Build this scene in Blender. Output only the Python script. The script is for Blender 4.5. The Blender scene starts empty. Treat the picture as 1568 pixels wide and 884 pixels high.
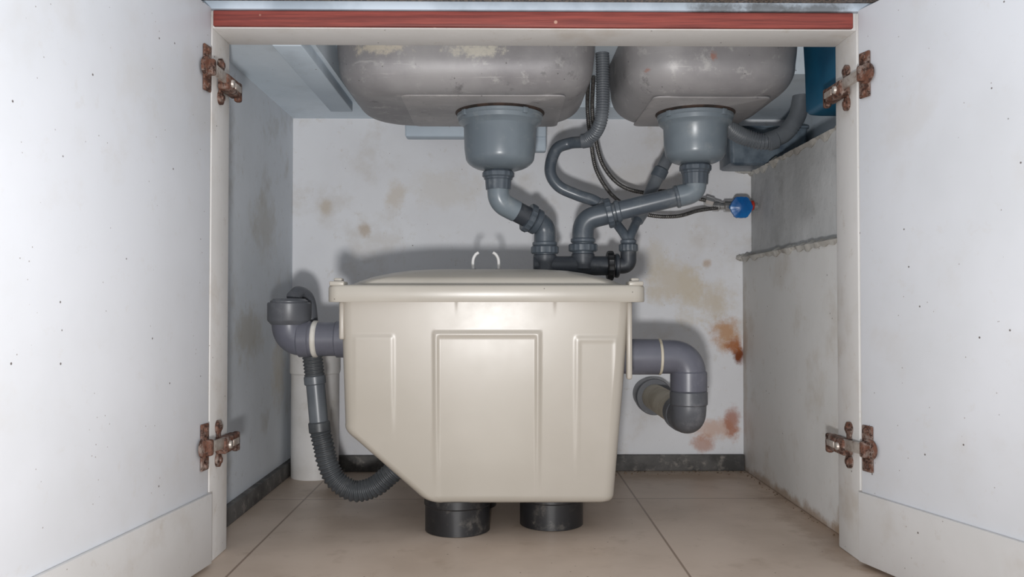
import bpy, bmesh, math, random
from mathutils import Vector, Matrix, noise
random.seed(4)
V=Vector
scene=bpy.context.scene
try:
    scene.view_settings.view_transform='Standard'
except Exception: pass

def srgb(r,g,b):
    def f(c):
        c/=255.0
        return c/12.92 if c<=0.04045 else ((c+0.055)/1.055)**2.4
    return (f(r),f(g),f(b),1.0)

# ------------------------------------------------------------ materials
class NT:
    def __init__(s,name):
        s.m=bpy.data.materials.new(name); s.m.use_nodes=True
        s.t=s.m.node_tree; s.b=s.t.nodes['Principled BSDF']
        s.tc=s.t.nodes.new('ShaderNodeTexCoord')
        s.co=s.tc.outputs['Object']
    def n(s,ty,**k):
        x=s.t.nodes.new(ty)
        for a,b in k.items(): setattr(x,a,b)
        return x
    def l(s,a,b): s.t.links.new(a,b)
    def sc(s,v):
        mp=s.n('ShaderNodeMapping'); mp.inputs['Scale'].default_value=v
        s.l(s.co,mp.inputs['Vector']); return mp.outputs[0]
    def noise(s,scale,detail=4,rough=.55,co=None):
        x=s.n('ShaderNodeTexNoise'); x.inputs['Scale'].default_value=scale
        x.inputs['Detail'].default_value=detail; x.inputs['Roughness'].default_value=rough
        s.l(co or s.co,x.inputs['Vector']); return x.outputs['Fac']
    def rng(s,v,a,b,c=0,d=1):
        x=s.n('ShaderNodeMapRange'); x.interpolation_type='SMOOTHSTEP'
        for i,q in zip((1,2,3,4),(a,b,c,d)): x.inputs[i].default_value=q
        s.l(v,x.inputs[0]); return x.outputs[0]
    def math(s,op,a,b=None):
        x=s.n('ShaderNodeMath',operation=op)
        for i,q in enumerate((a,b)):
            if q is None: continue
            if isinstance(q,(int,float)): x.inputs[i].default_value=q
            else: s.l(q,x.inputs[i])
        return x.outputs[0]
    def mix(s,f,a,b):
        x=s.n('ShaderNodeMixRGB')
        for i,q in zip((0,1,2),(f,a,b)):
            if isinstance(q,(tuple,float,int)): x.inputs[i].default_value=q
            else: s.l(q,x.inputs[i])
        return x.outputs[0]
    def bump(s,h,st=.2,d=.002):
        x=s.n('ShaderNodeBump'); x.inputs['Strength'].default_value=st; x.inputs['Distance'].default_value=d
        s.l(h,x.inputs['Height']); s.l(x.outputs[0],s.b.inputs['Normal'])
    def specks(s,scale,size,frac):
        v=s.n('ShaderNodeTexVoronoi'); v.inputs['Scale'].default_value=scale
        s.l(s.co,v.inputs['Vector'])
        near=s.rng(v.outputs['Distance'],size,size*.5)
        sep=s.n('ShaderNodeSeparateColor'); s.l(v.outputs['Color'],sep.inputs[0])
        pick=s.math('LESS_THAN',sep.outputs[0],frac)
        return s.math('MULTIPLY',near,pick)
    def spot(s,c,r,wob=.9,ns=25):
        a=s.n('ShaderNodeVectorMath',operation='SUBTRACT'); s.l(s.co,a.inputs[0]); a.inputs[1].default_value=c
        d=s.n('ShaderNodeVectorMath',operation='DIVIDE'); s.l(a.outputs[0],d.inputs[0]); d.inputs[1].default_value=r
        ln=s.n('ShaderNodeVectorMath',operation='LENGTH'); s.l(d.outputs[0],ln.inputs[0])
        nz=s.noise(ns,6,.72)
        k=s.math('MULTIPLY',s.math('SUBTRACT',nz,.5),wob*2.6)
        return s.rng(s.math('ADD',ln.outputs['Value'],k),1.15,.25)
    def out(s,col,rough=.5,metal=0,spec=None):
        if isinstance(col,tuple): s.b.inputs['Base Color'].default_value=col
        else: s.l(col,s.b.inputs['Base Color'])
        if isinstance(rough,(int,float)): s.b.inputs['Roughness'].default_value=rough
        else: s.l(rough,s.b.inputs['Roughness'])
        if isinstance(metal,(int,float)): s.b.inputs['Metallic'].default_value=metal
        else: s.l(metal,s.b.inputs['Metallic'])
        if spec is not None: s.b.inputs['Specular IOR Level'].default_value=spec
        return s.m

def wall_mat(name,base,dark,stain,amt=.35,spots=(),rough=.6,speck=.5,bump=.25):
    s=NT(name)
    c=s.mix(s.rng(s.noise(3.5,5),.35,.7),base,dark)
    st=s.math('MULTIPLY',s.rng(s.noise(9,6,.6),.52,.72),amt)
    c=s.mix(st,c,stain)
    st=s.math('MULTIPLY',s.rng(s.noise(40,7,.75),.57,.70),amt*.8)
    c=s.mix(st,c,stain)
    for (p,r,col,a) in spots:
        c=s.mix(s.math('MULTIPLY',s.spot(p,r),a),c,col)
    c=s.mix(s.math('MULTIPLY',s.specks(30,.050,speck),.85),c,srgb(70,52,42))
    c=s.mix(s.math('MULTIPLY',s.specks(75,.075,speck*.45),.6),c,srgb(105,80,62))
    s.bump(s.noise(35,6,.6),bump,.003)
    return s.out(c,rough,0,.35)

def plain(name,a,b,scale=20,rough=.4,metal=0,bump=0,dust=None,dusta=.3,spec=None):
    s=NT(name)
    c=s.mix(s.rng(s.noise(scale,5),.35,.68),a,b)
    if dust:
        c=s.mix(s.math('MULTIPLY',s.rng(s.noise(scale*2.3,7,.7),.52,.72),dusta),c,dust)
    if bump: s.bump(s.noise(scale*4,4),bump,.001)
    return s.out(c,rough,metal,spec)

M={}
M['back']=wall_mat('wall_back_plaster',srgb(228,229,232),srgb(219,219,222),srgb(192,182,168),.38,spots=[
  ((.480,1.81,.290),(.036,.1,.042),srgb(188,140,95),.85),((.506,1.81,.240),(.013,.1,.024),srgb(120,58,18),1.0),((.495,1.81,.266),(.018,.1,.018),srgb(165,98,48),.85),
  ((.365,1.81,.400),(.075,.1,.055),srgb(204,190,166),.65),((.45,1.81,.36),(.05,.1,.05),srgb(200,184,157),.6),((.40,1.81,.37),(.04,.1,.07),srgb(208,197,178),.6),((.33,1.81,.45),(.03,.1,.05),srgb(205,196,180),.5),
  ((.462,1.81,.085),(.055,.1,.030),srgb(200,145,105),.55),((.492,1.81,.10),(.020,.1,.04),srgb(165,88,45),.7),((.43,1.81,.055),(.03,.1,.02),srgb(180,112,72),.6),
  ((-.227,1.81,.584),(.025,.1,.04),srgb(204,192,176),.6),((-.375,1.81,.56),(.015,.1,.02),srgb(192,178,158),.6),((-.12,1.81,.60),(.09,.1,.05),srgb(214,209,202),.5),
  ((-.29,1.81,.51),(.014,.1,.018),srgb(178,156,130),.6),((.44,1.81,.44),(.012,.1,.012),srgb(180,150,118),.6),((.30,1.81,.62),(.10,.1,.04),srgb(212,208,203),.5)])
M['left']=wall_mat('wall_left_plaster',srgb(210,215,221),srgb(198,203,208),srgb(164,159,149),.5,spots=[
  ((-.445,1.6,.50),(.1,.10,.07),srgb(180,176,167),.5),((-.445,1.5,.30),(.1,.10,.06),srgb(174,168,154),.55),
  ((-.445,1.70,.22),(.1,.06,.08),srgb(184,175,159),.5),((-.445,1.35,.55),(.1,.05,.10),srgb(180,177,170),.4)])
M['right']=wall_mat('wall_right_paint',srgb(220,219,217),srgb(208,207,204),srgb(180,167,149),.34,spots=[
  ((.515,1.5,.0),(.1,.5,.020),srgb(145,115,84),.7),((.515,1.25,.02),(.1,.08,.04),srgb(150,125,98),.6),((.515,1.795,.25),(.1,.02,.2),srgb(170,150,125),.4)])
M['cement']=wall_mat('bare_cement_render',srgb(206,207,207),srgb(170,171,171),srgb(142,142,139),.5,rough=.8,bump=.6)
M['lip']=wall_mat('rough_cement',srgb(200,198,192),srgb(150,146,140),srgb(130,121,110),.7,rough=.9,bump=1)
M['ceil']=wall_mat('counter_underside_paint',srgb(220,231,240),srgb(206,219,229),srgb(172,180,184),.28)
M['board']=wall_mat('support_board_paint',srgb(198,211,222),srgb(184,198,210),srgb(155,164,172),.3)
M['door']=wall_mat('door_paint',srgb(221,223,228),srgb(213,215,219),srgb(200,193,184),.22,speck=.85,bump=.08,rough=.42)
M['batten']=wall_mat('door_batten_paint',srgb(213,211,210),srgb(203,201,199),srgb(182,172,160),.4,speck=.6,bump=.1)
M['frame']=wall_mat('frame_paint',srgb(220,218,216),srgb(209,207,204),srgb(180,167,151),.4,speck=.7,bump=.15)
s=NT('counter_edge_paint')
c=s.mix(s.rng(s.noise(9,5),.35,.68),srgb(196,208,220),srgb(160,172,184))
for x in (.30,.36,.43): c=s.mix(s.math('MULTIPLY',s.spot((x,1.15,.757),(.06,.1,.012)),.85),c,srgb(95,98,100))
M['counter']=s.out(c,.6)
M['granite']=plain('granite',srgb(50,38,32),srgb(130,112,95),300,.4)
M['skirt']=plain('skirting_tile',srgb(96,94,92),srgb(62,61,60),18,.6,dust=srgb(165,158,150),dusta=.6)
s=NT('red_painted_wood')
g=s.noise(18,8,.7,s.sc((.35,6,14)))
c=s.mix(s.rng(g,.35,.65),srgb(146,68,58),srgb(108,46,40))
c=s.mix(s.math('MULTIPLY',s.specks(30,.09,.35),.7),c,srgb(205,165,145))
s.bump(g,.2,.001); M['red']=s.out(c,.5)
# floor
s=NT('beige_floor_tiles')
sx=s.n('ShaderNodeSeparateXYZ'); s.l(s.co,sx.inputs[0])
def line(o,off):
    w=s.n('ShaderNodeMath',operation='WRAP'); s.l(s.math('SUBTRACT',o,off),w.inputs[0])
    w.inputs[1].default_value=.3; w.inputs[2].default_value=-.3
    return s.rng(s.math('ABSOLUTE',w.outputs[0]),.0024,.0010)
ln=s.math('MAXIMUM',line(sx.outputs[0],.244),line(sx.outputs[1],1.545))
c=s.mix(s.rng(s.noise(6,6),.35,.7),srgb(200,182,166),srgb(184,166,150))
c=s.mix(s.math('MULTIPLY',s.rng(s.noise(16,7,.65),.55,.72),.45),c,srgb(158,138,119))
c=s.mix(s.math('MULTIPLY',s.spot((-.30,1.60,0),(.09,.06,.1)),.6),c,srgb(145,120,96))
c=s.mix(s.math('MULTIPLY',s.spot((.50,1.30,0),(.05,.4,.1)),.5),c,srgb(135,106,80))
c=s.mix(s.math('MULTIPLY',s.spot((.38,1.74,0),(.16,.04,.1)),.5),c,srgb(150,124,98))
c=s.mix(s.math('MULTIPLY',s.specks(45,.07,.6),.8),c,srgb(75,55,42))
c=s.mix(s.math('MULTIPLY',ln,.65),c,srgb(100,76,58))
M['floor']=s.out(c,.38,0,.4)
# sink underside
def sinkmat(name,spots,a=srgb(160,158,159),b=srgb(134,132,134)):
    s=NT(name)
    c=s.mix(s.rng(s.noise(7,5,.55),.35,.65),a,b)
    c=s.mix(s.math('MULTIPLY',s.rng(s.noise(38,7,.7),.55,.7),.5),c,srgb(196,194,192))
    c=s.mix(s.math('MULTIPLY',s.rng(s.noise(20,7,.75),.58,.70),.6),c,srgb(90,89,90))
    scr=s.rng(s.noise(30,6,.7,s.sc((.25,1,4))),.60,.68)
    c=s.mix(s.math('MULTIPLY',scr,.35),c,srgb(200,198,196))
    c=s.mix(s.math('MULTIPLY',s.specks(60,.09,.7),.7),c,srgb(64,60,58))
    for p,r,col,aa in spots: c=s.mix(s.math('MULTIPLY',s.spot(p,r,1.3,90),aa),c,col)
    s.bump(s.noise(60,6,.7),.2,.0015)
    return s.out(c,.48,.15,.4)
M['sinkL']=sinkmat('sprayed_steel_large',[((-.04,1.33,.755),(.05,.1,.014),srgb(205,200,186),.75),((-.19,1.33,.760),(.045,.1,.014),srgb(205,196,178),.75)])
M['sinkR']=sinkmat('sprayed_steel_small',[((.335,1.33,.748),(.006,.1,.008),srgb(165,100,75),.7),((.235,1.34,.730),(.005,.1,.005),srgb(165,100,75),.6)])
M['pad']=sinkmat('sound_pad',[],srgb(170,167,167),srgb(146,144,145))
def boxmat(name,a,b,sp):
    s=NT(name)
    c=s.mix(s.rng(s.noise(5,4),.3,.7),a,b)
    if sp: c=s.mix(s.math('MULTIPLY',s.specks(80,.10,.5),.7),c,srgb(80,70,60))
    s.bump(s.noise(7,2),.03,.003)
    return s.out(c,s.rng(s.noise(24,5,.6),.3,.8,.30,.35),0,.5)
M['boxp']=boxmat('beige_moulded_plastic',srgb(171,164,154),srgb(165,158,147),False)
M['lidp']=boxmat('beige_moulded_plastic_lid',srgb(174,168,158),srgb(164,158,148),True)
M['strainer']=plain('blue_grey_plastic_light',srgb(124,134,141),srgb(110,120,128),9,.30,dust=srgb(165,168,166),dusta=.4)
M['pipe']=plain('blue_grey_pipe',srgb(86,94,102),srgb(72,80,89),12,.30,dust=srgb(150,152,152),dusta=.3)
M['nut']=plain('dark_grey_nut',srgb(82,90,98),srgb(70,78,86),15,.34,dust=srgb(140,142,142),dusta=.3)
M['manifold']=plain('dark_grey_manifold',srgb(66,70,76),srgb(52,56,62),15,.38,dust=srgb(120,120,120),dusta=.3)
M['black']=plain('black_pipe',srgb(34,34,36),srgb(24,24,26),15,.4,dust=srgb(110,105,98),dusta=.5)
M['waste']=plain('purple_grey_pvc',srgb(106,107,117),srgb(94,95,105),9,.34,dust=srgb(150,150,158),dusta=.3)
M['waste2']=plain('grey_pvc',srgb(96,98,103),srgb(84,86,91),9,.38,dust=srgb(145,145,148),dusta=.35)
M['hose']=plain('grey_flex_hose',srgb(110,115,120),srgb(93,98,104),15,.34)
M['hosed']=plain('dark_flex_hose',srgb(86,89,92),srgb(70,73,76),15,.4,dust=srgb(130,130,130),dusta=.3)
M['white']=plain('white_pvc',srgb(222,220,218),srgb(208,205,201),10,.45,dust=srgb(180,172,160),dusta=.4)
M['tape']=plain('white_tape',srgb(225,222,215),srgb(205,200,190),30,.7)
M['cream']=plain('cream_pipe',srgb(205,197,180),srgb(180,170,150),20,.6,dust=srgb(140,125,105),dusta=.5)
M['steel']=plain('braided_steel',srgb(120,118,115),srgb(85,83,82),200,.4,.7)
M['chrome']=plain('chrome',srgb(205,205,205),srgb(170,168,165),20,.25,.8)
M['bluep']=plain('blue_handle',srgb(20,110,180),srgb(15,85,150),20,.3)
M['redp']=plain('red_ring',srgb(190,50,35),srgb(160,40,30),20,.4)
M['teal']=plain('teal_plastic',srgb(24,92,124),srgb(16,74,104),8,.4)
M['navy']=plain('dark_blue_plastic',srgb(58,72,86),srgb(120,132,142),14,.3,bump=.8)
M['gasket']=plain('black_gasket',srgb(70,55,48),srgb(40,36,34),60,.7)
M['debris']=plain('crumbled_plaster',srgb(150,130,108),srgb(90,72,56),60,.9)
s=NT('rusty_metal')
r=s.rng(s.noise(75,8,.75),.36,.56)
c=s.mix(r,srgb(150,136,128),srgb(104,70,56)); c=s.mix(s.rng(s.noise(140,5,.7),.48,.60),c,srgb(64,45,38))
s.bump(s.noise(200,4),.5,.001)
M['rust']=s.out(c,.65,s.math('MULTIPLY',s.math('SUBTRACT',1.0,r),.5),.3)
M['arm']=plain('worn_nickel',srgb(192,184,176),srgb(158,145,135),60,.42,.4,dust=srgb(105,72,58),dusta=.8)

# ------------------------------------------------------------ mesh helpers
def empty(name,loc=(0,0,0)):
    e=bpy.data.objects.new(name,None); e.location=loc; e.empty_display_size=.02
    scene.collection.objects.link(e); return e
def mk(name,bm,mat,parent=None,smooth=True,ang=35):
    bmesh.ops.recalc_face_normals(bm,faces=bm.faces[:])
    me=bpy.data.meshes.new(name); bm.to_mesh(me); bm.free()
    if smooth:
        for p in me.polygons: p.use_smooth=True
        me.set_sharp_from_angle(angle=math.radians(ang))
    me.materials.append(mat)
    o=bpy.data.objects.new(name,me); scene.collection.objects.link(o)
    if parent:
        o.parent=parent
        o.matrix_parent_inverse=Matrix.Translation(-V(parent.location))
    return o
def box(name,a,b,mat,parent=None,bev=.0,rough=0):
    bm=bmesh.new()
    bmesh.ops.create_cube(bm,size=1)
    a=V(a);b=V(b);c=(a+b)/2;d=b-a
    for v in bm.verts: v.co=V((c.x+v.co.x*d.x,c.y+v.co.y*d.y,c.z+v.co.z*d.z))
    if bev: bmesh.ops.bevel(bm,geom=bm.edges[:],offset=bev,segments=3,affect='EDGES',profile=.5)
    return mk(name,bm,mat,parent)
def obox(name,c,ax,ay,dims,mat,parent=None,bev=.001):
    ax=V(ax).normalized(); ay=V(ay).normalized(); az=ax.cross(ay).normalized()
    bm=bmesh.new(); bmesh.ops.create_cube(bm,size=1)
    for v in bm.verts: v.co=V((v.co.x*dims[0],v.co.y*dims[1],v.co.z*dims[2]))
    if bev: bmesh.ops.bevel(bm,geom=bm.edges[:],offset=bev,segments=2,affect='EDGES',profile=.5)
    for v in bm.verts: v.co=V(c)+ax*v.co.x+ay*v.co.y+az*v.co.z
    return mk(name,bm,mat,parent)
def lathe(name,o,axis,prof,mat,parent=None,seg=48,kn=0,kc=16):
    axis=V(axis).normalized(); o=V(o)
    t=V((0,0,1)) if abs(axis.z)<.9 else V((1,0,0))
    u=axis.cross(t).normalized(); w=axis.cross(u)
    bm=bmesh.new(); rows=[]
    for r,h in prof:
        row=[]
        for i in range(seg):
            a=2*math.pi*i/seg
            rr=r*(1+(kn if math.cos(a*kc)>0.2 else 0)) if r>1e-5 else 0
            row.append(bm.verts.new(o+axis*h+(u*math.cos(a)+w*math.sin(a))*rr))
        rows.append(row)
    for A,B in zip(rows,rows[1:]):
        for i in range(seg):
            bm.faces.new((A[i],A[(i+1)%seg],B[(i+1)%seg],B[i]))
    if prof[0][0]>1e-5: bm.faces.new(rows[0])
    if prof[-1][0]>1e-5: bm.faces.new(rows[-1])
    bmesh.ops.remove_doubles(bm,verts=bm.verts[:],dist=1e-6)
    return mk(name,bm,mat,parent)
def collar(name,p,axis,r,L,mat,parent=None,kn=0,kc=18):
    e=min(.002,L*.25)
    return lathe(name,V(p)-V(axis).normalized()*L/2,axis,[(r-e,0),(r,e),(r,L-e),(r-e,L)],mat,parent,72 if kn else 40,kn,kc)
def catmull(P,n=24):
    P=[V(p) for p in P]; out=[]
    Q=[P[0]*2-P[1]]+P+[P[-1]*2-P[-2]]
    for i in range(1,len(Q)-2):
        a,b,c,d=Q[i-1:i+3]
        for k in range(n):
            t=k/n
            out.append(.5*((2*b)+(c-a)*t+(2*a-5*b+4*c-d)*t*t+(3*b-a-3*c+d)*t**3))
    out.append(P[-1]); return out
def fillet(P,R,n=10):
    P=[V(p) for p in P]; out=[P[0]]
    for i in range(1,len(P)-1):
        a,b,c=P[i-1:i+2]
        r=min(R,(a-b).length*.49,(c-b).length*.49)
        s=b+(a-b).normalized()*r; e=b+(c-b).normalized()*r
        for k in range(n+1):
            t=k/n; out.append((1-t)**2*s+2*t*(1-t)*b+t*t*e)
    out.append(P[-1]); return out
def resample(P,step):
    L=[0]
    for a,b in zip(P,P[1:]): L.append(L[-1]+(b-a).length)
    n=max(2,int(L[-1]/step)); out=[]; j=0
    for i in range(n+1):
        s=L[-1]*i/n
        while j<len(L)-2 and L[j+1]<s: j+=1
        t=(s-L[j])/max(1e-9,L[j+1]-L[j]); out.append(P[j].lerp(P[j+1],min(1,t)))
    return out,L[-1]/n
def sweep(name,P,r,mat,parent=None,seg=24,corr=0,pitch=.006):
    P=[V(p) for p in P]
    if corr: P,st=resample(P,pitch/6)
    bm=bmesh.new(); prev=None; nrm=None; rows=[]
    for i,p in enumerate(P):
        t=(P[min(i+1,len(P)-1)]-P[max(i-1,0)]).normalized()
        if nrm is None:
            q=V((0,0,1)) if abs(t.z)<.8 else V((1,0,0)); nrm=t.cross(q).normalized()
        else:
            nrm=(nrm-t*nrm.dot(t)).normalized()
        bn=t.cross(nrm)
        rr=r*(1+corr*math.sin(2*math.pi*i/6)) if corr else r
        rows.append([bm.verts.new(p+(nrm*math.cos(2*math.pi*k/seg)+bn*math.sin(2*math.pi*k/seg))*rr) for k in range(seg)])
    for A,B in zip(rows,rows[1:]):
        for k in range(seg): bm.faces.new((A[k],A[(k+1)%seg],B[(k+1)%seg],B[k]))
    bm.faces.new(rows[0]); bm.faces.new(rows[-1])
    return mk(name,bm,mat,parent,ang=60)
def rrect(x0,x1,y0,y1,r,n=8,front=1):
    r=min(r,(x1-x0)*.49,(y1-y0)*.49); out=[]
    for i in range(front+1):
        out.append((x0+r+(x1-x0-2*r)*i/front,y0,True))
    def arc(cx,cy,a0,skip):
        for i in range(1,n+1):
            a=math.radians(a0+90*i/n); out.append((cx+r*math.cos(a),cy+r*math.sin(a),False))
    arc(x1-r,y0+r,-90,0)
    out.append((x1,y1-r,False)); arc(x1-r,y1-r,0,0)
    out.append((x0+r,y1,False)); arc(x0+r,y1-r,90,0)
    out.append((x0,y0+r,False)); arc(x0+r,y0+r,180,0)
    out.pop()
    return out
def loft(name,loops,mat,parent=None,ang=40):
    bm=bmesh.new(); rows=[[bm.verts.new(p) for p in L] for L in loops]
    for A,B in zip(rows,rows[1:]):
        n=len(A)
        for k in range(n): bm.faces.new((A[k],A[(k+1)%n],B[(k+1)%n],B[k]))
    bm.faces.new(rows[0]); bm.faces.new(rows[-1])
    return mk(name,bm,mat,parent,ang=ang)

# ------------------------------------------------------------ room shell
YB=1.81
box('floor',(-1.6,-1.2,-.03),(1.6,YB+.05,0),M['floor'])
box('wall_back',(-.50,YB,0),(.70,YB+.05,.80),M['back'])
box('wall_left',(-.50,1.235,0),(-.445,YB,.80),M['left'])
box('wall_right',(.515,1.235,0),(.70,YB,.452),M['right'],bev=.003)
box('wall_right_upper',(.534,1.235,.452),(.70,YB,.633),M['cement'],bev=.003)
box('wall_right_outer',(.63,1.235,.633),(.70,YB,.80),M['ceil'])
box('ceiling',(-.50,1.235,.80),(.70,YB+.05,.82),M['ceil'])
e=empty('countertop_underside',(0,1.5,.76))
box('panel_left',(-.445,1.235,.75),(-.285,YB,.80),M['ceil'],e)
box('panel_right',(.500,1.45,.75),(.63,YB,.80),M['ceil'],e)
box('panel_back',(-.285,1.70,.75),(.500,YB,.80),M['ceil'],e)
box('support_board',(-.335,1.235,.730),(-.292,1.66,.75),M['board'],bev=.002)
box('baseboard_back',(-.445,YB-.012,0),(.515,YB,.034),M['skirt'],bev=.002)
box('baseboard_left',(-.445,1.235,0),(-.433,YB-.012,.030),M['skirt'],bev=.002)

# front frame
box('cabinet_stile',(-.50,1.16,0),(-.396,1.235,.80),M['frame'],bev=.002)
box('cabinet_stile',(.490,1.16,0),(.70,1.235,.80),M['frame'],bev=.002)
box('trim_1',(-.396,1.16,.731),(.490,1.235,.80),M['frame'],bev=.001)
box('trim_2',(-.393,1.153,.732),(.483,1.16,.7535),M['red'],bev=.0015)
e=empty('countertop_edge',(0,1.2,.76))
box('painted_edge',(-.50,1.150,.7545),(.70,1.16,.766),M['counter'],e,bev=.001)
box('granite_top',(-.50,1.135,.766),(.70,1.16,.82),M['granite'],e,bev=.002)
box('granite_slab',(-.50,1.16,.82),(.70,YB+.05,.84),M['granite'],e)

def lip(name,x,z,seed,th=.012):
    bm=bmesh.new(); n=140; rows=[]
    for i in range(n+1):
        y=1.24+(YB-1.24)*i/n
        a=th*(.5+1.1*noise.noise(V((y*30,seed,0)))); b=th*(.6+1.2*noise.noise(V((y*45,seed,5))))
        rows.append([bm.verts.new(q) for q in ((x+.02,y,z-.004),(x-.0025*(1+noise.noise(V((y*60,seed,2)))),y,z-abs(a)),(x-.004-abs(b)*.3,y,z+.001),(x+.004,y,z+abs(b)*.7),(x+.03,y,z+.002))])
    for A,B in zip(rows,rows[1:]):
        for k in range(4): bm.faces.new((A[k],A[k+1],B[k+1],B[k]))
        bm.faces.new((A[4],A[0],B[0],B[4]))
    bm.faces.new(rows[0]); bm.faces.new(rows[-1])
    return mk(name,bm,M['lip'],ang=50)
lip('trim_3',.515,.452,1); lip('trim_4',.534,.633,7)
def lump(name,c,r,seed):
    bm=bmesh.new(); bmesh.ops.create_icosphere(bm,subdivisions=4,radius=1)
    for v in bm.verts:
        k=1+.35*noise.noise(v.co*2.2+V((seed,0,0)))+.15*noise.noise(v.co*6+V((seed,3,0)))
        v.co=V((c[0]+v.co.x*r[0]*k,c[1]+v.co.y*r[1]*k,c[2]+v.co.z*r[2]*k))
    return mk(name,bm,M['lip'],ang=60)
lump('cement_lump',(.518,1.80,.640),(.020,.016,.008),1)
lump('cement_lump',(.512,1.802,.452),(.012,.012,.007),5)
# crumbs of plaster along the foot of the walls (one mesh)
bm=bmesh.new()
for i in range(90):
    if i<60: x=random.uniform(.20,.51); y=YB-.012-abs(random.gauss(0,.022))-.003
    else: x=.513-abs(random.gauss(0,.006))-.002; y=random.uniform(1.26,1.78)
    r=random.uniform(.0007,.0019)
    res=bmesh.ops.create_icosphere(bm,subdivisions=1,radius=r)
    for v in res['verts']:
        v.co=V((x,y,r*.6))+V((v.co.x*random.uniform(.7,1.5),v.co.y*random.uniform(.7,1.3),v.co.z*.6))
mk('floor_debris',bm,M['debris'])

# ------------------------------------------------------------ doors + hinges
def door(name,P0,d,n,w=.42):
    P0=V(P0); d=V(d).normalized(); n=V(n).normalized(); up=V((0,0,1))
    e=empty(name,P0)
    obox('panel',P0+d*w/2-n*.009+up*.380,d,up,(w,.752,.018),M['door'],e,.0015)
    obox('bottom_batten',P0+d*w/2+n*.003+up*.052,d,up,(w,.094,.006),M['batten'],e,.0015)
    obox('edge_band',P0-d*.0005-n*.009+up*.380,d,up,(.002,.750,.016),M['frame'],e,.0004)
    return e
dL=V((-.122,-.993,0)).normalized(); nL=V((.993,-.122,0)).normalized()
dR=V((.276,-.961,0)).normalized(); nR=V((-.961,-.276,0)).normalized()
PL=V((-.394,1.150,0)); PR=V((.488,1.150,0))
door('cabinet_door',PL,dL,nL); door('cabinet_door',PR,dR,nR)

def hinge(P0,d,n,sx,xs,z):
    up=V((0,0,1)); c=V((P0.x,P0.y,z)); e=empty('cabinet_hinge',c)
    pc=c+d*.015+n*.002
    obox('door_plate',pc,d,up,(.020,.062,.0035),M['rust'],e,.0015)
    lathe('hinge_cup',pc+d*.006+n*.001,n,[(.014,0),(.014,.003),(.012,.004),(.0,.0045)],M['rust'],e,24)
    for q in (-.024,.024):
        lathe('screw_a',pc+up*q+n*.0015,n,[(.0045,0),(.0045,.0015),(.003,.003),(0,.0032)],M['rust'],e,16)
    f=V((xs+sx*.0003,1.195,z-.004))
    A=pc+n*.008+d*.003; B=V((xs+sx*.012,1.185,z-.002))
    obox('hinge_arm',(A+B)/2,(B-A),up,((B-A).length,.015,.005),M['arm'],e,.0015)
    obox('arm_knuckle',A,up,n,(.022,.010,.010),M['rust'],e,.003)
    obox('mount_wing',f+V((sx*.002,-.005,0)),up,V((0,1,0)),(.060,.014,.003),M['rust'],e,.0015)
    for q in (-.023,.023):
        lathe('wing_ear',f+V((0,-.005,q)),(sx,0,0),[(.0095,0),(.0095,.004),(.007,.005)],M['rust'],e,20)
        lathe('screw_b',f+V((sx*.004,-.005,q)),(sx,0,0),[(.005,0),(.004,.003),(0,.0032)],M['rust'],e,16)
    obox('mount_body',f+V((sx*.009,.012,-.002)),V((0,1,0)),up,(.060,.022,.016),M['rust'],e,.003)
    obox('body_slot',f+V((sx*.0175,.022,-.002)),V((0,1,0)),up,(.026,.009,.003),M['arm'],e,.001)
    lathe('screw_c',f+V((sx*.017,-.002,-.002)),(sx,0,0),[(.006,0),(.005,.003),(0,.0035)],M['arm'],e,16)
    obox('rear_clip',f+V((sx*.012,.040,-.004)),V((0,1,0)),up,(.012,.028,.010),M['rust'],e,.003)
hinge(PL,dL,nL,1,-.396,.669); hinge(PL,dL,nL,1,-.396,.163)
hinge(PR,dR,nR,-1,.490,.663); hinge(PR,dR,nR,-1,.490,.159)

# ------------------------------------------------------------ sinks
def sink(name,x0,x1,y0,y1,zb,mat,cx,cy,fr,br,depth,padr):
    e=empty(name,((x0+x1)/2,(y0+y1)/2,zb))
    loops=[]; R=.055
    for z in (.799,.78,.765):
        i=(.799-z)*.06
        loops.append([(a,b,z) for a,b,_ in rrect(x0+i,x1-i,y0+i,y1-i,.085,12)])
    zt=zb+R; 
    for k in range(0,13):
        a=math.radians(90*k/12)
        i=.004+R*(1-math.cos(a))*1.0; z=zt-R*math.sin(a)
        loops.append([(p,q,z) for p,q,_ in rrect(x0+i,x1-i,y0+i*.8,y1-i,.085-.02*k/12,12)])
    loft('bowl',loops,mat,e)
    if padr:
        px0,px1,py0,py1=padr
        loops=[[(p,q,z) for p,q,_ in rrect(px0+i,px1-i,py0+i,py1-i,.012,6)] for z,i in ((zb+.001,0),(zb-.001,0),(zb-.0017,.001))]
        loft('sound_pad',loops,M['pad'],e)
    lathe('gasket',(cx,cy,zb),(0,0,-1),[(fr+.002,-.002),(fr+.003,.003),(fr-.002,.006)],M['gasket'],e,60)
    h=depth
    prof=[(fr-.004,.004),(fr,.006),(fr,.011),(fr-.002,.013),(fr-.003,.020),(br+.003,.024),(br,.028),(br-.001,h*.62),(br-.003,h*.76)]
    for k in range(1,9):
        a=math.radians(90*k/8); prof.append((.020+(br-.023)*math.cos(a),h*.76+h*.22*math.sin(a)))
    prof+=[(.018,h+.004)]
    lathe('strainer_cup',(cx,cy,zb),(0,0,-1),prof,M['strainer'],e,64)
    for k in range(4):
        a=math.radians(35+90*k)
        obox('flange_tab',(cx+math.cos(a)*(fr-.001),cy+math.sin(a)*(fr-.001),zb-.010),(math.cos(a),math.sin(a),0),(0,0,1),(.006,.010,.010),M['strainer'],e,.001)
    return e
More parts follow.
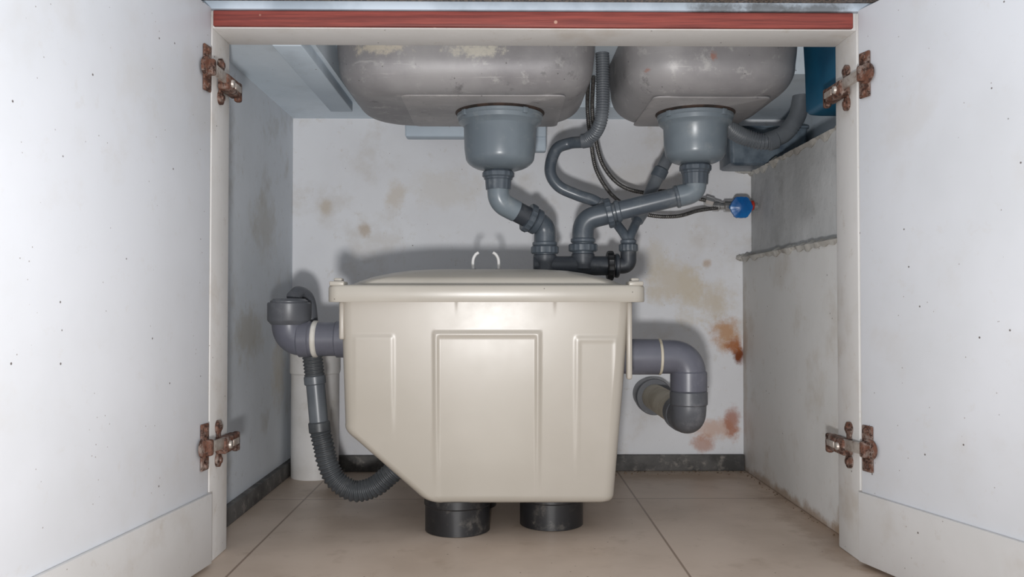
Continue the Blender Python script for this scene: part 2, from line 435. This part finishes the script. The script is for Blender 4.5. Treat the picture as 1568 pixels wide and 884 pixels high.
SL=sink('kitchen_sink',-.275,.157,1.33,1.67,.694,M['sinkL'],-.003,1.50,.076,.064,.106,(-.165,.105,1.378,1.615))
SR=sink('kitchen_sink',.201,.494,1.33,1.67,.694,M['sinkR'],.344,1.50,.067,.056,.094,(.250,.445,1.385,1.61))

# ------------------------------------------------------------ drain pipework
e=empty('sink_drain_pipework',(.1,1.52,.45))
def nutlathe(p,r,L,nm='nut'):
    lathe(nm,V(p),(0,0,-1),[(r-.006,-.003),(r-.002,0),(r,.002),(r,.009),(r-.003,.011),(r-.003,.014),(r-.005,.015),(r-.006,L)],M['pipe'],e,72,.03,16)
A1=V((-.006,1.50,.534)); A2=V((.078,1.53,.494)); A3=V((.078,1.53,.425))
nutlathe((-.006,1.50,.588),.0275,.032)
sweep('tailpiece',fillet([V((-.006,1.5,.575)),A1,A1.lerp(A2,.38)],.024),.0195,M['strainer'],e)
sweep('slip_pipe',[A1.lerp(A2,.30),A1.lerp(A2,.9)],.0185,M['manifold'],e)
dA=(A2-A1).normalized()
collar('slip_nut_a',A1.lerp(A2,.66),dA,.026,.012,M['nut'],e,.03)
collar('slip_nut_b',A1.lerp(A2,.80),dA,.0235,.012,M['nut'],e)
sweep('elbow_a',fillet([A1.lerp(A2,.72),A2,A3],.022),.0195,M['nut'],e)
collar('ring_a',(.078,1.53,.462),(0,0,1),.0225,.008,M['pipe'],e)
collar('ring_b',(.078,1.53,.451),(0,0,1),.0245,.014,M['nut'],e,.03)
B1=V((.344,1.50,.552)); B2=V((.147,1.53,.506)); B3=V((.147,1.53,.425))
nutlathe((.344,1.50,.600),.0275,.034,'nut_b')
sweep('tailpiece_b',fillet([V((.344,1.5,.585)),B1,B1.lerp(B2,.16)],.022),.0195,M['strainer'],e)
dB=(B2-B1).normalized()
sweep('long_arm',[B1.lerp(B2,.08),B1.lerp(B2,.85)],.0172,M['pipe'],e)
collar('arm_socket',B1.lerp(B2,.16),dB,.0205,.008,M['pipe'],e)
collar('arm_nut_a',B1.lerp(B2,.76),dB,.0265,.012,M['nut'],e,.03)
collar('arm_nut_b',B1.lerp(B2,.685),dB,.020,.010,M['pipe'],e)
sweep('elbow_b',fillet([B1.lerp(B2,.76),B2,B3],.026),.0195,M['nut'],e)
collar('ring_c',(.147,1.53,.468),(0,0,1),.0225,.008,M['pipe'],e)
collar('ring_d',(.147,1.53,.455),(0,0,1),.0255,.014,M['nut'],e,.03)
sweep('manifold_bar',[(.058,1.53,.4225),(.21,1.53,.4225)],.0175,M['manifold'],e)
collar('tee_a',(.078,1.53,.428),(0,0,1),.021,.03,M['manifold'],e)
collar('tee_b',(.147,1.53,.430),(0,0,1),.021,.03,M['manifold'],e)
collar('union_a',(.196,1.53,.4225),(1,0,0),.026,.012,M['black'],e,.04)
collar('union_b',(.208,1.53,.4225),(1,0,0),.022,.008,M['manifold'],e)
sweep('end_elbow',fillet([(.205,1.53,.4225),(.229,1.53,.4225),(.229,1.53,.458)],.014),.0145,M['manifold'],e)
collar('end_nut',(.229,1.53,.455),(0,0,1),.0165,.014,M['nut'],e,.04)
collar('end_nut_b',(.229,1.53,.466),(0,0,1),.0145,.008,M['pipe'],e)
collar('lid_flange',(.112,1.53,.4025),(0,0,1),.028,.012,M['black'],e,.04)
sweep('branch_l',catmull([(.228,1.53,.462),(.224,1.535,.477),(.214,1.55,.496),(.204,1.56,.512)],8),.0085,M['pipe'],e,16)
sweep('branch_r',catmull([(.230,1.53,.462),(.234,1.535,.478),(.244,1.55,.497),(.252,1.56,.512)],8),.0085,M['pipe'],e,16)

e=empty('corrugated_overflow_hose',(.13,1.56,.60))
sweep('corrugated_section',catmull([(.179,1.50,.80),(.1795,1.50,.752),(.178,1.50,.690),(.170,1.52,.664),(.158,1.54,.655)]),.0115,M['hose'],e,16,.08,.0045)
sweep('smooth_section',catmull([(.160,1.538,.656),(.150,1.55,.651),(.126,1.57,.652),(.101,1.57,.640),(.090,1.57,.602),(.105,1.57,.573),(.140,1.57,.556),(.172,1.565,.544),(.195,1.56,.525),(.206,1.56,.508)]),.0108,M['pipe'],e,20)
collar('hose_cuff',(.155,1.545,.6525),(-.9,.3,-.1),.0135,.02,M['hose'],e)
collar('hose_cuff_b',(.185,1.562,.534),(.8,0,-.6),.0135,.02,M['hose'],e)

e=empty('smooth_overflow_pipe',(.29,1.6,.58))
sweep('pipe',catmull([(.338,1.60,.690),(.330,1.62,.660),(.3165,1.62,.630),(.289,1.61,.579),(.268,1.58,.535),(.250,1.56,.508)]),.0120,M['hose'],e,20)
collar('pipe_cuff',(.302,1.615,.604),(.45,0,.9),.0145,.02,M['nut'],e)

e=empty('corrugated_side_hose',(.5,1.6,.66))
sweep('corrugated_section',catmull([(.395,1.56,.675),(.42,1.58,.685),(.4575,1.60,.672),(.50,1.60,.662),(.540,1.60,.680),(.562,1.60,.712),(.570,1.60,.75)]),.0150,M['hose'],e,16,.09,.0055)
sweep('smooth_end',catmull([(.520,1.60,.668),(.540,1.60,.680),(.562,1.60,.712),(.570,1.60,.75)]),.0162,M['hose'],e,24)
collar('cuff',(.513,1.60,.664),(.9,0,.3),.018,.02,M['hose'],e)

e=empty('braided_water_hose',(.25,1.68,.6))
sweep('hose',catmull([(.176,1.62,.79),(.180,1.68,.740),(.188,1.69,.684),(.2025,1.69,.632),(.235,1.69,.593),(.28,1.69,.577),(.33,1.71,.582),(.38,1.735,.575),(.43,1.75,.567)]),.0040,M['steel'],e,12,.08,.004)
e=empty('braided_water_hose',(.3,1.68,.6))
sweep('hose',catmull([(.166,1.62,.79),(.172,1.69,.740),(.180,1.70,.677),(.192,1.70,.619),(.228,1.70,.567),(.286,1.70,.535),(.351,1.71,.531),(.4025,1.73,.545),(.450,1.745,.553)]),.0040,M['steel'],e,12,.08,.004)
e=empty('water_shutoff_valve',(.48,1.76,.555))
lathe('valve_body',(.435,1.75,.556),(1,0,0),[(.006,0),(.011,.002),(.011,.014),(.008,.016),(.008,.024),(.012,.026),(.012,.045),(.008,.047),(.008,.094)],M['chrome'],e,12)
lathe('second_nut',(.420,1.75,.569),(1,0,-.3),[(.006,0),(.010,.002),(.010,.018),(.007,.02),(.007,.034)],M['chrome'],e,8)
lathe('wall_stub',(.500,1.75,.556),(0,1,0),[(.009,0),(.009,.06)],M['chrome'],e,16)
lathe('stem',(.490,1.75,.556),(0,-1,-.1),[(.006,0),(.006,.03)],M['chrome'],e,16)
lathe('hand_wheel',(.490,1.732,.552),(0,-1,-.1),[(.010,-.004),(.020,-.002),(.0225,.003),(.0215,.008),(.014,.010),(.007,.014),(0,.014)],M['bluep'],e,48,.07,6)
collar('red_ring',(.519,1.75,.558),(1,0,0),.0105,.007,M['redp'],e)

# ------------------------------------------------------------ grease trap box
def ss(a,b,x):
    t=max(0,min(1,(x-a)/(b-a))); return t*t*(3-2*t)
def pm(x,z,x0,x1,z0,z1,w=.0035):
    return ss(x0,x0+w,x)*(1-ss(x1-w,x1,x))*ss(z0,z0+w*12,z)*(1-ss(z1-w,z1,z))
def relief(x,z):
    f=.25+.75*ss(.09,.26,z)
    d=0
    d+=.0024*pm(x,z,-.1035,.0600,.066,.3135,.0045)*f
    d-=.0016*pm(x,z,-.0970,.0535,.0,.3070,.0045)*f
    d+=.0011*pm(x,z,-.224,-.158,.13,.309,.007)*f
    d+=.0011*pm(x,z,.107,.178,.066,.307,.007)*f-.0006*pm(x,z,.114,.171,.07,.300,.006)*f
    d+=.0009*pm(x,z,-.070,.082,.329,.372,.005)
    return d
G=empty('grease_trap_box',(-.02,1.42,.2))
loops=[]
zs=[.052,.0525,.054,.057,.062]+[.062+.0025*i for i in range(1,120)]
NF=230
for z in zs:
    t=(z-.052)/(.36-.052)
    xr=.170+(.194-.170)*t
    xl=-.233-.008*t
    xc=-.112+(-.231+.112)*(z-.052)/(.158-.052)
    k=.012; h=max(0,min(1,.5+.5*(xc-xl)/k)); xl2=xl*(1-h)+xc*h+k*h*(1-h)*.5
    yf=1.284-.019*t; yb=1.555+.025*t
    i=0
    if z<.062: q=(.062-z)/.010; i=.010*(1-math.sqrt(max(0,1-q*q)))
    L=rrect(xl2+i,xr-i,yf+i,yb-i,.016,8,NF)
    loops.append([(a,b-(relief(a,z) if f else 0),z) for a,b,f in L])
loft('tank_body',loops,M['boxp'],G,ang=60)
loops=[]
lx0,lx1,ly0,ly1=-.257,.213,1.250,1.605
for z,i,r in ((.3575,.003,.014),(.356,.001,.016),(.3575,0,.016),(.377,0,.016),(.380,.001,.016),(.3815,.004,.016),(.382,.022,.02),(.3835,.030,.022),(.3885,.040,.03),(.395,.055,.04),(.402,.080,.05),(.4065,.105,.05),(.4085,.130,.04),(.4095,.160,.015)):
    loops.append([(a,b,z) for a,b,_ in rrect(lx0+i,lx1-i,ly0+i*(.75 if i>.03 else 1),ly1-i,r,10)])
loft('lid',loops,M['lidp'],G,ang=50)
for xx in (-.243,.199):
    box('lid_clip',(xx-.011,1.252,.380),(xx+.011,1.285,.387),M['lidp'],G,bev=.002)
    box('clip_tab',(xx-.006,1.262,.385),(xx+.006,1.280,.392),M['lidp'],G,bev=.002)
for xx,n_ in ((-.2385,'l'),(.1915,'r')):
    box('corner_rib_'+n_,(xx-.004,1.268,.24 if n_=='r' else .30),(xx+.004,1.283,.357),M['boxp'],G,bev=.003)
for sx in (-1,1):
    x=-.0265+sx*.020
    sweep('lid_handle_prong' ,catmull([(x,1.42,.402),(x+sx*.0015,1.42,.417),(x+sx*.001,1.42,.428),(x-sx*.003,1.42,.436),(x-sx*.008,1.42,.4395)],8),.0026,M['white'],G,12)
    lathe('prong_base',(x,1.42,.407),(0,0,1),[(.007,0),(.007,.003),(.004,.005)],M['black'],G,16)
for nm,x,y in (('foot_a',-.069,1.338),('foot_b',.080,1.372),('foot_c',-.06,1.50),('foot_d',.09,1.50)):
    lathe(nm,(x,y,0),(0,0,1),[(.048,0),(.0505,.001),(.0505,.040),(.052,.042),(.052,.0535)],M['black'],G,64)

# left inlet elbow
e=empty('inlet_elbow_pipe',(-.33,1.42,.30))
sweep('elbow',fillet([(-.354,1.42,.350),(-.354,1.42,.295),(-.238,1.42,.295)],.040,16),.0285,M['waste'],e,36)
lathe('top_socket',(-.354,1.42,.325),(0,0,1),[(.029,-.006),(.0345,0),(.0355,.002),(.0355,.029),(.034,.031),(.031,.031),(.031,.027)],M['waste2'],e,48)
collar('side_socket',(-.328,1.42,.295),(1,0,0),.0305,.020,M['waste'],e)
collar('tape',(-.310,1.42,.295),(1,0,0),.0308,.009,M['tape'],e)
collar('entry_socket',(-.258,1.42,.295),(1,0,0),.0310,.036,M['waste'],e)
lathe('cap',(-.354,1.42,.352),(0,0,1),[(.031,0),(.031,.006),(.026,.010),(0,.0115)],M['waste2'],e,40)
e=empty('overflow_return_hose',(-.3,1.47,.15))
sweep('top_bend',catmull([(-.350,1.43,.364),(-.345,1.45,.372),(-.335,1.468,.362),(-.330,1.472,.330),(-.328,1.472,.262)]),.012,M['waste2'],e,20)
sweep('corrugated_top',catmull([(-.328,1.472,.275),(-.3225,1.472,.228)]),.0165,M['hosed'],e,20,.07,.006)
sweep('smooth_mid',[(-.3225,1.472,.230),(-.3135,1.47,.138)],.0160,M['hose'],e,24)
collar('mid_cuff',(-.3222,1.472,.222),(.1,0,-1),.0185,.016,M['hose'],e)
collar('low_cuff',(-.3135,1.47,.142),(.1,0,-1),.0185,.018,M['hosed'],e)
sweep('corrugated_low',catmull([(-.3135,1.47,.138),(-.306,1.47,.108),(-.300,1.47,.082),(-.285,1.47,.051),(-.254,1.468,.032),(-.220,1.465,.039),(-.193,1.46,.060),(-.165,1.455,.086)]),.0172,M['hosed'],e,20,.09,.007)

# right outlet
e=empty('outlet_trap_pipe',(.3,1.42,.22))
sweep('upper_bend',fillet([(.190,1.42,.265),(.313,1.42,.265),(.313,1.42,.20)],.045,16),.0285,M['waste'],e,36)
collar('socket_a',(.236,1.42,.265),(1,0,0),.0300,.055,M['waste'],e)
collar('tape',(.264,1.42,.265),(1,0,0),.0306,.005,M['cream'],e)
collar('socket_b',(.313,1.42,.224),(0,0,1),.0305,.034,M['waste'],e)
collar('socket_c',(.313,1.42,.196),(0,0,1),.0312,.024,M['waste2'],e)
sweep('lower_bend',fillet([(.313,1.42,.205),(.313,1.42,.163),(.313,1.50,.163)],.034,16),.0290,M['waste2'],e,36)
collar('socket_d',(.313,1.475,.163),(0,1,0),.0305,.03,M['waste2'],e)
sweep('wall_pipe',[(.313,1.48,.163),(.313,1.809,.163)],.0262,M['cream'],e,32)
lathe('wall_socket',(.313,1.735,.163),(0,1,0),[(.027,0),(.036,0),(.0375,.004),(.0375,.03),(.034,.035),(.034,.074)],M['waste2'],e,48)

lathe('white_pvc_riser_pipe',(-.383,1.752,0),(0,0,1),[(.047,0),(.048,.001),(.048,.21),(.0505,.213),(.0505,.262),(.047,.263),(.046,.262),(.046,.22),(0,.22)],M['white'],None,56)

e=empty('sink_overflow_box',(-.05,1.72,.70))
box('box',(-.194,1.70,.690),(.090,1.735,.750),M['board'],e,bev=.004)
box('drop_plate',(.050,1.705,.662),(.090,1.73,.700),M['board'],e,bev=.004)

def tank(name,x0,x1,y0,y1,z0,z1,mat,r=.015):
    loops=[]
    for t,i in ((0,.012),(.02,.004),(.06,0),(.5,-.001),(.94,-.003),(.96,-.006),(1,-.006)):
        loops.append([(a,b,z0+(z1-z0)*t) for a,b,_ in rrect(x0+i,x1-i,y0+i,y1-i,r,6)])
    return loft(name,loops,mat)
tank('teal_plastic_container',.509,.612,1.265,1.42,.668,.799,M['teal'])
tank('dark_blue_crate',.462,.615,1.70,1.795,.634,.712,M['navy'],.008)

# ------------------------------------------------------------ light
l=bpy.data.lights.new('camera_flash','SPOT'); l.energy=47; l.shadow_soft_size=.032; l.color=(1,.99,.985)
l.spot_size=math.radians(122); l.spot_blend=1.0
o=bpy.data.objects.new('camera_flash',l); o.location=(-.03,-.05,.205); scene.collection.objects.link(o)
o.rotation_euler=(math.radians(90+22),0,0)
w=bpy.data.worlds.new('kitchen_ambient'); w.use_nodes=True; scene.world=w
bg=w.node_tree.nodes['Background']; bg.inputs[0].default_value=(.90,.945,1,1); bg.inputs[1].default_value=.80

cam=bpy.data.cameras.new('camera'); co=bpy.data.objects.new('camera',cam); scene.collection.objects.link(co)
cam.lens=29.85; cam.sensor_width=36; cam.clip_start=.02
co.location=(0,0,.352); co.rotation_euler=(math.radians(91.1),0,math.radians(-.7))
scene.camera=co
